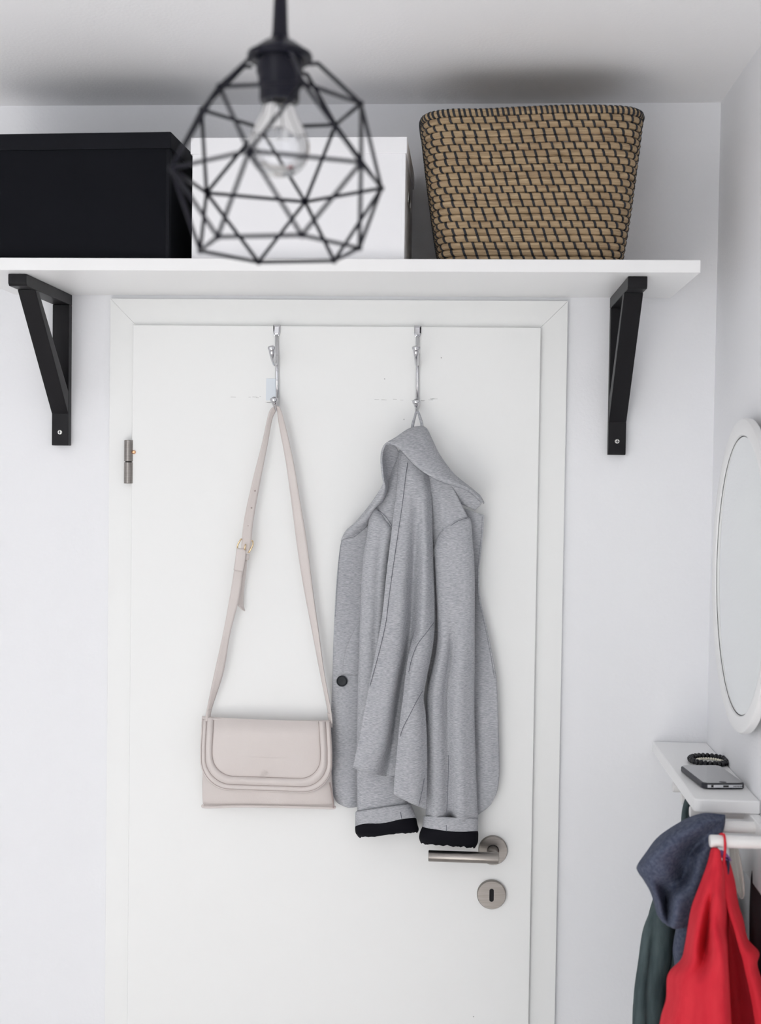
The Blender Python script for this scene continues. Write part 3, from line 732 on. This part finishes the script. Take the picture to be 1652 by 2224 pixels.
    # back
    bk = sheet('back_panel', [
        [(867, 978, 50), (874, 978, 58), (886, 980, 62), (900, 982, 62), (916, 985, 58), (932, 990, 46)],
        [(863, 1050, 60), (872, 1050, 66), (887, 1050, 70), (905, 1052, 71), (922, 1054, 66), (936, 1056, 48)],
        [(851, 1150, 71), (864, 1150, 76), (884, 1150, 76), (902, 1150, 62), (922, 1150, 74), (938, 1150, 52)],
        [(839, 1250, 78), (856, 1250, 82), (878, 1250, 80), (897, 1250, 52), (922, 1250, 77), (941, 1250, 52)],
        [(829.5, 1340, 82), (850, 1340, 86), (874, 1340, 82), (893, 1340, 46), (918, 1340, 78), (943, 1340, 52)],
        [(815, 1420, 84), (842, 1420, 89), (866, 1420, 82), (884, 1420, 44), (910, 1420, 74), (934, 1420, 52)],
        [(799, 1500, 86), (828, 1500, 91), (852, 1500, 86), (868, 1500, 44), (892, 1500, 62), (915, 1500, 50)],
        [(780, 1600, 86), (810, 1602, 92), (836, 1604, 84), (852, 1606, 46), (872, 1606, 54), (900, 1606, 46)],
        [(766, 1667, 86), (788, 1675, 92), (814, 1682, 84), (838, 1685.5, 48), (862, 1685, 54), (885, 1684, 46)]], G, t, 48, 80, wr=.0006, seed=9)
    bf = sheet('back_flap', [
        [(910, 1330, 52), (922, 1330, 62), (935, 1332, 58), (944, 1335, 44)],
        [(899, 1375, 58), (914, 1375, 76), (930, 1375, 72), (942, 1375, 52)],
        [(887, 1420, 69), (905, 1420, 82), (924, 1420, 76), (936, 1420, 56)],
        [(880, 1470, 74), (897, 1470, 84), (914, 1470, 77), (926, 1470, 58)],
        [(875, 1515, 76), (890, 1515, 85), (907, 1515, 79), (919, 1515, 60)],
        [(869, 1560, 77), (886, 1560, 86), (907, 1560, 82), (924, 1560, 62)],
        [(862, 1630, 78), (882, 1630, 86), (906, 1630, 83), (926.5, 1630, 64)],
        [(857, 1685, 78), (879, 1690, 86), (905, 1698, 84), (926.5, 1702, 66)],
        [(854.5, 1725, 77), (877, 1737, 85), (902, 1749, 84), (925.5, 1758, 68)]], G, t, 36, 60, wr=.0006, seed=10)
    # collar with its rolled end
    col = sheet('collar', [
        [(853, 958, 42), (868, 945, 38), (888, 932, 34), (908, 927, 32), (924, 930, 34), (936, 952, 40), (953, 987, 42), (983, 1028, 42), (1018, 1057, 42), (1041, 1076, 44)],
        [(845, 959, 62), (862, 950, 62), (882, 940, 60), (903, 938, 58), (921, 946, 60), (937, 972, 64), (957, 1002, 66), (986, 1036, 64), (1018, 1059, 58), (1043, 1079, 50)],
        [(843, 961, 72), (862, 957, 76), (882, 958, 80), (901, 968, 82), (919, 985, 84), (938, 1005, 85), (960, 1024, 84), (988, 1045, 80), (1018, 1061, 68), (1046, 1084, 55)],
        [(847, 963.5, 78), (864, 968, 84), (881, 982, 90), (898, 998, 93), (916, 1013, 94), (936, 1027, 94), (960, 1038, 92), (988, 1050, 86), (1017, 1062, 75), (1050, 1092, 60)],
        [(850, 963, 77), (867, 974, 84), (883, 991, 90), (899, 1008, 93), (915, 1022, 94), (934, 1034, 94), (958, 1045, 92), (987, 1054, 86), (1016, 1063, 75), (1050, 1094, 60)]], G, t, 80, 30, .0026)
    uc = sheet('under_collar', [
        [(950, 1036, 60), (985, 1048, 62), (1015, 1060, 58), (1047, 1091, 52)],
        [(960, 1056, 54), (990, 1066, 56), (1018, 1080, 50), (1042, 1098, 46)],
        [(975, 1085, 44), (995, 1092, 44), (1012, 1099, 40), (1031, 1107.5, 38)]], G, t, 24, 14)
    roll = sheet('lapel_roll', [
        [(858, 958, 76), (852, 962, 75), (858, 968, 60), (868, 984, 44)],
        [(842, 961, 78), (836, 968, 72), (845, 980, 54), (866, 1000, 40)],
        [(833, 972, 78), (829, 984, 70), (838, 1000, 50), (860, 1020, 36)],
        [(829, 995, 78), (828, 1008, 72), (836, 1025, 52), (850, 1045, 36)],
        [(831, 1030, 77), (832, 1040, 72), (838, 1050, 58), (844, 1060, 40)],
        [(831, 1052, 74), (835, 1060, 74), (836, 1068, 64), (838, 1075, 44)],
        [(815, 1080, 66), (824, 1083, 72), (829, 1086, 66), (829, 1090, 46)],
        [(795, 1108, 56), (806, 1105, 66), (812, 1104, 62), (814, 1104, 46)],
        [(771, 1136, 44), (784, 1130, 58), (797, 1126, 58), (806, 1122, 42)],
        [(752, 1153, 32), (762, 1151, 42), (778, 1147, 44), (796, 1142, 34)],
        [(741, 1174, 27), (746, 1171, 30), (755, 1168, 29), (768, 1166, 26)]], G, t, 20, 70, .0026)
    # stitched lines
    S = SURF
    gs = lambda o: [[o.matrix_basis.translation+Vector(v.co)+wloc(o.parent) for v in o.data.vertices]]
    def sm_(pts, o, mm='seam', r=.0005, lift=.0014): seam('seam', pts, M[mm], o, gs(o), r, lift)
    sm_([(885, 1005), (880, 1040), (874, 1090), (866, 1145), (858, 1200), (850, 1255), (844, 1300), (838, 1350), (827, 1400), (814, 1450), (803, 1490)], bk)
    sm_([(942, 1352), (925, 1375), (906, 1400), (894, 1430), (887, 1460)], bf)
    sm_([(917, 1502), (905, 1522), (888, 1555), (875, 1580), (868, 1600)], bf)
    sm_([(921, 1690), (916, 1720), (909, 1750)], bf)
    sm_([(812, 1106), (826, 1111), (842, 1128), (855, 1150)], shl, lift=.004)
    sm_([(1014, 1125), (990, 1134), (968, 1152), (950, 1178)], shr, lift=.004)
    sm_([(974, 1640), (973, 1690), (971, 1740), (969, 1776)], sr)
    sm_([(969, 1792), (969, 1813)], cf2); sm_([(869, 1764), (874, 1786)], cf)
    sm_([(852, 966), (868, 978), (884, 995), (900, 1012), (916, 1025), (936, 1037), (960, 1047), (988, 1056), (1018, 1068), (1044, 1091)], col, 'topstitch', .0003)
    sm_([(1047, 1122), (1045, 1160), (1042, 1190), (1037.5, 1236), (1038, 1292), (1051, 1352), (1063, 1412), (1073, 1472)], frr, 'topstitch', .0003)
    sm_([(741, 1175), (737, 1205), (732, 1270), (728, 1340)], fl, 'topstitch', .0003)
    # button with rim and four holes
    c = D(742.5, 1479, 24)
    b_ = lathe('button', [(.0095, 0), (.0100, .0012), (.0098, .0030), (.0084, .0034), (.0074, .0024), (.0, .0022)], c, M['button'], fl, axis='y', seg=36, cap=False)
    for dx in (-.0017, .0017):
        for dz in (-.0017, .0017): lathe('button_hole', [(.0008, .0022), (.0008, .0026)], c+Vector((dx, 0, dz)), M['dark'], fl, axis='y', seg=10)
blazer()

# ------------------------------------------------------------------ round mirror
def mirror():
    cy, cz, R = -.3215, 1.574, .212
    t = thing('round_mirror', (XW, cy, cz-.246), 'round wall mirror with a plain white frame above the small shelf', 'mirror')
    lathe('frame', [(.236, .0005), (.239, .002), (.240, .009), (.238, .0125), (.234, .0138), (.219, .0138), (.2145, .0125), (.2128, .0095), (.2128, .006)], (XW, cy, cz), M['white_plastic'], t, axis='x', seg=128, cap=False)
    lathe('glass', [(.2127, .004), (.2125, .0094), (.2030, .0102), (.0005, .0102)], (XW, cy, cz), M['mirror'], t, axis='x', seg=96, cap=False)
    g_ = lathe('bevel_gap', [(.2116, .0098), (.2127, .0100)], (XW, cy, cz), M['dark'], t, axis='x', seg=128, cap=False)
    t.location.x -= .0088; t.rotation_euler = (0, 0, math.radians(-2))
mirror()

# ------------------------------------------------------------------ peg rack with small shelf
RX, RZ = .948, 1.2490
def rack():
    t = thing('peg_rack', (XW, -.21, 1.13), 'white peg rack with a narrow shelf on top beside the mirror', 'coat rack')
    V = [(XW-.0005, -.004), (RX, -.004)]
    y1 = -.410; r = .012
    for i in range(7): a = math.pi/2*i/6; V.append((RX+r-r*math.cos(a), y1+r-r*math.sin(a)))
    V.append((XW-.0005, y1)); n = len(V)
    o = obj('shelf_board', [(x, y, RZ-.020) for x, y in V]+[(x, y, RZ) for x, y in V], [tuple(range(n-1, -1, -1)), tuple(range(n, 2*n))]+[(i, (i+1) % n, (i+1) % n+n, i+n) for i in range(n)], M['white_plastic'], t); bev(o, .0025, 3)
    MB().box(XW-.016, XW-.0005, -.66, -.03, 1.135, RZ-.0202).build('rail', M['white_plastic'], t, bevel=.002)
    for y in PEGY:
        lathe('peg', [(.0070, .0155), (.0086, .0155), (.0086, .0920), (.0078, .0941), (.004, .0945)], (XW, y, PEGZ), M['peg'], t, axis='x', seg=28)
PEGZ = 1.218; PEGY = [-.21, -.287, -.363, -.44, -.516]
rack()

# phone and bracelets on the small shelf
def phone():
    a, b_ = WZ(1526, 1712, RZ+.002), WZ(1618, 1712, RZ+.002); c2 = WZ(1487, 1668, RZ+.005)
    print('phone', a, b_, c2)
    ax = Vector((b_.x-a.x, b_.y-a.y, 0)).normalized(); ay = Vector((-ax.y, ax.x, 0))
    wd, ln, th = .0665, .122, .0095; o0 = Vector((a.x, a.y, RZ+.0004))
    t = thing('smartphone', o0+ax*wd/2+ay*ln/2, 'smartphone in a dark case lying face up on the small shelf', 'phone')
    def slab(name, i0, z0, z1, m_, r=.010, bv=.002):
        pts = []
        for (cx, cy, s) in ((wd-i0-r, i0+r, -90), (wd-i0-r, ln-i0-r, 0), (i0+r, ln-i0-r, 90), (i0+r, i0+r, 180)):
            for k_ in range(7):
                q = math.radians(s+15*k_); pts.append(o0+ax*(cx+r*math.cos(q))+ay*(cy+r*math.sin(q)))
        n = len(pts)
        o = obj(name, [p+Vector((0, 0, z0)) for p in pts]+[p+Vector((0, 0, z1)) for p in pts], [tuple(range(n-1, -1, -1)), tuple(range(n, 2*n))]+[(i, (i+1) % n, (i+1) % n+n, i+n) for i in range(n)], m_, t)
        bev(o, bv, 3); return o
    slab('case', 0, 0, th-.0012, M['phone'])
    gl_ = slab('screen', .0022, th-.002, th-.0003, M['phone_glass'], .009, .0004)
    # open end of the case: metal edge with ports
    y = -.0004
    def strip(name, x0, x1, z0, z1, dy, m_, par=t):
        V = [o0+ax*x+ay*yy+Vector((0, 0, z)) for x in (x0, x1) for yy in (y-dy, y+.003) for z in (z0, z1)]
        return obj(name, V, [(0, 1, 3, 2), (4, 6, 7, 5), (0, 4, 5, 1), (2, 3, 7, 6), (0, 2, 6, 4), (1, 5, 7, 3)], m_, par)
    e = strip('bottom_edge', .007, wd-.006, .0026, .0070, .0004, M['phone_metal'])
    strip('headphone_port', .0125, .0160, .0032, .0066, .0008, M['dark'], e)
    strip('charging_port', .031, .0395, .0034, .0062, .0008, M['dark'], e)
    for i in range(6): strip('speaker_hole', .047+i*.0024, .0483+i*.0024, .004, .0056, .0008, M['dark'], e)
    hb = o0+ax*wd/2+ay*.0085
    lathe('home_button', [(.0050, 0), (.0054, .0002), (.0050, .0003)], hb+Vector((0, 0, th-.0004)), M['phone'], gl_, seg=28)
phone()
def bracelet(name, u, v, rad, nb, rb, z, m_, label):
    c = WZ(u, v, z); t = thing(name, (c.x, c.y, RZ), label, 'bracelet', 'beaded bracelets on the small shelf')
    sv, sf = lathe(None, [(.0003, -.95), (.55, -.82), (.92, -.4), (1, 0), (.92, .4), (.55, .82), (.0003, .95)], (0, 0, 0), None, seg=10)
    me = bpy.data.meshes.new('bead'); me.from_pydata([q*rb for q in sv], [], sf); me.polygons.foreach_set('use_smooth', [True]*len(me.polygons)); me.materials.append(m_)
    for i in range(nb):
        a = 2*math.pi*i/nb; o = bpy.data.objects.new('bead', me); COL.objects.link(o); o.parent = t
        o.location = (rad*math.cos(a), rad*math.sin(a), z-RZ); o.rotation_euler = (math.pi/2, 0, a); o.scale = (1.08, 1.08, .92)
bracelet('beaded_bracelet', 1538.5, 1650, .0300, 26, .0047, RZ+.0052, M['blackbead'], 'black beaded bracelet lying behind the phone')
bracelet('beaded_bracelet', 1541, 1654, .0222, 34, .0022, RZ+.0025, M['creambead'], 'cream beaded bracelet lying inside the black one')

# ------------------------------------------------------------------ garments on the pegs
def YM(y0):
    return lambda u, v, mm: W(u, v, y0-mm/1000)
def garments():
    # green jacket, second peg
    y0 = PEGY[1]
    t = thing('green_jacket', (XW-.05, y0, .60), 'dark green cotton jacket hanging behind the blue-grey hood', 'jacket')
    cv = YM(y0)
    tube('hanging_loop', [cv(1484, 1810, 8), cv(1487, 1765, 9), cv(1492, 1742, 10), cv(1496, 1730, 0), cv(1499, 1742, -10), cv(1497, 1810, -8)], .0050, M['green'], t, 10, n=40)
    cloth_tube('body', [(1486, 1795, 1502, 1795, -10, 12), (1474, 1832, 1530, 1832, -40, 36), (1446, 1880, 1560, 1880, -60, 60), (1425, 1935, 1580, 1940, -70, 70), (1408, 1990, 1590, 1995, -75, 75), (1396, 2050, 1600, 2060, -80, 80), (1386, 2110, 1600, 2120, -80, 85), (1378, 2170, 1600, 2180, -80, 85), (1374, 2240, 1600, 2240, -80, 85), (1374, 2700, 1600, 2700, -80, 85)], M['green'], t, cap=True, folds=((.25, .30, .08, .02, .25, 1.2),), wr=.004, seed=21, conv=cv, nv=60)
    cloth_tube('sleeve', [(1420, 1960, 1470, 1965, 40, 75), (1398, 2020, 1462, 2030, 40, 92), (1386, 2090, 1455, 2090, 40, 96), (1378, 2150, 1445, 2150, 40, 96), (1374, 2220, 1442, 2220, 40, 94), (1372, 2320, 1440, 2320, 40, 92), (1374, 2600, 1436, 2600, 40, 90)], M['green'], t, cap=True, wr=.004, seed=23, conv=cv, folds=((.3, .6, .1, .008, .1, .9),))
    # hooded sweatshirt, fourth peg
    y0 = PEGY[3]; cv2 = YM(y0)
    t = thing('hooded_sweatshirt', (XW-.05, y0, .62), 'blue-grey hooded sweatshirt with its hood draped over a peg', 'sweatshirt')
    hd = sheet('hood', [
        [(1572, 1772, -10), (1555, 1769, 0), (1532, 1767, 10), (1512, 1771, 10), (1494, 1778, 5), (1482, 1784, -10)],
        [(1571, 1784, 12), (1550, 1783, 32), (1520, 1785, 42), (1492, 1795, 40), (1466, 1802, 28), (1450, 1804, -5)],
        [(1566, 1802, 16), (1545, 1800, 24), (1514, 1806, 46), (1480, 1812, 54), (1446, 1820, 40), (1425, 1824, 0)],
        [(1559, 1830, 20), (1538, 1828, 34), (1506, 1836, 12), (1468, 1838, 56), (1428, 1846, 52), (1404, 1852, 5)],
        [(1549, 1866, 26), (1522, 1862, 40), (1490, 1868, 16), (1452, 1868, 52), (1412, 1872, 50), (1385, 1880, 10)],
        [(1541, 1905, 30), (1512, 1900, 46), (1482, 1905, 8), (1447, 1902, 48), (1412, 1898, 40), (1387, 1893, 8)],
        [(1528, 1945, 30), (1500, 1945, 48), (1470, 1945, 48), (1446, 1938, -2), (1420, 1925, 40), (1400, 1912, 6)],
        [(1512, 1985, 28), (1490, 1985, 44), (1466, 1984, 50), (1446, 1975, 4), (1430, 1958, 34), (1416, 1942, 4)],
        [(1498, 2012, 20), (1482, 2014, 36), (1464, 2016, 42), (1450, 2010, 34), (1438, 2000, 22), (1428, 1986, 2)]], M['hood'], t, 50, 60, .003, cv2, wr=.002, seed=31)
    cloth_tube('hood_band', [(1548, 1768, 1573, 1770, -12, 16), (1546, 1780, 1573, 1782, -12, 20), (1540, 1800, 1570, 1800, -12, 24), (1532, 1830, 1560, 1830, -14, 24)], M['hood'], t, seg=24, nv=14, cap=True, conv=cv2)
    cloth_tube('body', [(1520, 1820, 1556, 1820, -30, 10), (1500, 1880, 1548, 1890, -45, 15), (1482, 1950, 1535, 1955, -45, 15), (1470, 2010, 1520, 2010, -45, 20), (1462, 2060, 1515, 2060, -45, 20), (1466, 2105, 1510, 2105, -45, 15), (1476, 2300, 1540, 2300, -45, 15), (1476, 2650, 1540, 2650, -45, 15)], M['hood'], t, cap=True, conv=cv2, wr=.002, seed=33)
    # red jacket, nearest peg
    y0 = PEGY[4]; cv3 = YM(y0)
    t = thing('red_jacket', (XW-.05, y0, .60), 'bright red cotton jacket hanging by its loop from the last peg', 'jacket')
    ribbon('hanging_loop', [(1545, 1850, -8), (1549, 1836, -12), (1556, 1822, -11), (1562, 1812, -3), (1568, 1811, 8), (1572, 1822, 13), (1572, 1845, 13), (1569, 1866, 11), (1566, 1905, 8)],
           [(1552, 1850, -12), (1556, 1838, -14), (1562, 1826, -13), (1567, 1814, -5), (1573, 1812, 7), (1575, 1824, 11), (1576, 1846, 11), (1574, 1868, 10), (1572, 1905, 7)], M['red'], t, n=50, conv=cv3, thick=.002, nu=3)
    sheet('body', [
        [(1546, 1843, 0), (1550, 1842, 8), (1554, 1842, 12), (1557, 1843, 13), (1560, 1846, 12), (1562, 1850, 8)],
        [(1536, 1880, 2), (1546, 1880, 16), (1554, 1880, 22), (1560, 1882, 24), (1566, 1886, 22), (1569, 1892, 12)],
        [(1519, 1925, 4), (1534, 1926, 24), (1546, 1926, 32), (1557, 1928, 40), (1566, 1930, 32), (1574, 1934, 6)],
        [(1503, 1968, 4), (1524, 1970, 34), (1540, 1964, 26), (1551, 1962, 48), (1567, 1972, 46), (1580, 1980, 0)],
        [(1495, 2010, 4), (1516, 2012, 42), (1536, 2008, 14), (1548, 2004, 54), (1568, 2016, 40), (1580, 2026, -10)],
        [(1489, 2050, 4), (1510, 2052, 44), (1532, 2050, 16), (1550, 2046, 64), (1572, 2052, 56), (1580, 2062, -20)],
        [(1480, 2085, 4), (1504, 2090, 46), (1528, 2090, 40), (1552, 2085, 74), (1574, 2090, 66), (1581, 2100, -25)],
        [(1452, 2118, 4), (1482, 2125, 44), (1514, 2130, 60), (1546, 2130, 76), (1576, 2135, 66), (1583, 2140, -25)],
        [(1448, 2170, 4), (1478, 2175, 46), (1510, 2178, 62), (1545, 2180, 80), (1578, 2182, 68), (1585, 2186, -25)],
        [(1434, 2222, 2), (1468, 2226, 46), (1502, 2230, 62), (1542, 2232, 82), (1580, 2234, 70), (1587, 2236, -25)],
        [(1420, 2330, 2), (1460, 2330, 46), (1502, 2330, 62), (1545, 2330, 82), (1580, 2330, 70), (1588, 2330, -25)],
        [(1416, 2650, 2), (1460, 2650, 46), (1502, 2650, 62), (1545, 2650, 82), (1580, 2650, 70), (1588, 2650, -25)]], M['red'], t, 56, 90, .003, cv3, wr=.0022, seed=41)
    sheet('front_edge', [
        [(1562, 1866, 6), (1568, 1872, 4), (1577, 1866, -6), (1582, 1872, -16)],
        [(1570, 1920, 10), (1578, 1922, 8), (1587, 1916, -4), (1593, 1912, -16)],
        [(1580, 1975, 22), (1588, 1976, 20), (1596, 1968, 2), (1601, 1962, -14)],
        [(1592, 2015, 28), (1600, 2012, 26), (1608, 2005, 6), (1612, 1998, -14)],
        [(1604, 2058, 30), (1613, 2056, 30), (1618, 2048, 10), (1622, 2040, -12)],
        [(1612, 2085, 30), (1628, 2078, 30), (1640, 2072, 14), (1646, 2069, -8)],
        [(1618, 2110, 30), (1630, 2108, 32), (1640, 2100, 18), (1642, 2094, -6)],
        [(1626, 2145, 30), (1640, 2145, 34), (1650, 2138, 20), (1652, 2130, -4)],
        [(1638, 2210, 30), (1655, 2210, 36), (1668, 2205, 20), (1672, 2200, -4)],
        [(1650, 2320, 30), (1670, 2320, 36), (1684, 2315, 20), (1690, 2310, -4)],
        [(1660, 2600, 30), (1676, 2600, 36), (1688, 2600, 20), (1694, 2600, -4)]], M['red'], t, 20, 70, .003, cv3, wr=.001, seed=43)
    sheet('inner_front', [
        [(1566, 1880, -4), (1574, 1880, -10), (1582, 1880, -18)],
        [(1556, 1960, -50), (1580, 1965, -60), (1598, 1962, -36)],
        [(1552, 2040, -90), (1590, 2045, -100), (1616, 2040, -30)],
        [(1550, 2110, -100), (1600, 2110, -110), (1640, 2108, -16)],
        [(1550, 2200, -100), (1610, 2200, -110), (1662, 2200, -10)],
        [(1550, 2400, -100), (1615, 2400, -110), (1672, 2400, -10)],
        [(1550, 2640, -100), (1615, 2640, -110), (1672, 2640, -10)]], M['red'], t, 16, 50, .003, cv3)
    sheet('neck_label', [[(1556, 1848, 2), (1566, 1846, 3), (1576, 1852, 0)], [(1560, 1856, 3), (1570, 1856, 4), (1584, 1862, 0)], [(1566, 1862, 2), (1576, 1868, 3), (1588, 1870, -2)]], M['purple'], t, 8, 8, .001, cv3)
    tube('neck_tape', [cv3(1572, 1862, 2), cv3(1579, 1866, 0), cv3(1580, 1885, -2), cv3(1577, 1900, 0), cv3(1571, 1912, 3)], .0026, M['navy'], t, 8, n=24)
    # dark form added further in, coloured as the shade on the wall
    y0 = -.43; cv4 = YM(y0)
    t = thing('wall_shade_form', (XW-.02, y0, .6), 'dark maroon form standing in for the shadowed wall behind the red jacket', 'shade form')
    cloth_tube('body', [(1634, 1886, 1664, 1888, -10, 8), (1631, 1910, 1664, 1910, -14, 10), (1629, 1950, 1664, 1950, -16, 12), (1628, 2000, 1664, 2000, -18, 12), (1628, 2060, 1664, 2060, -18, 12), (1628, 2200, 1664, 2200, -18, 12), (1628, 2600, 1664, 2600, -18, 12)], M['maroon'], t, cap=True, conv=cv4, wr=.002, seed=51)
    # pale shoehorn
    y0 = PEGY[4]+.03; cv5 = YM(y0)
    t = thing('shoehorn', cv5(1608, 1952, 0), 'pale grey curved shoehorn hanging between the red jacket and the wall', 'shoehorn')
    sheet('blade', [[(1583, 1832, 4), (1592, 1834, 0), (1601, 1838, 4)], [(1586, 1870, 6), (1597, 1872, 0), (1609, 1876, 6)], [(1592, 1905, 8), (1603, 1908, 0), (1614, 1910, 8)], [(1600, 1935, 8), (1608, 1938, 1), (1616, 1938, 8)], [(1607, 1949, 5), (1611, 1953, 3), (1615, 1949, 5)]], M['horn'], t, 12, 30, .002, cv5)
garments()
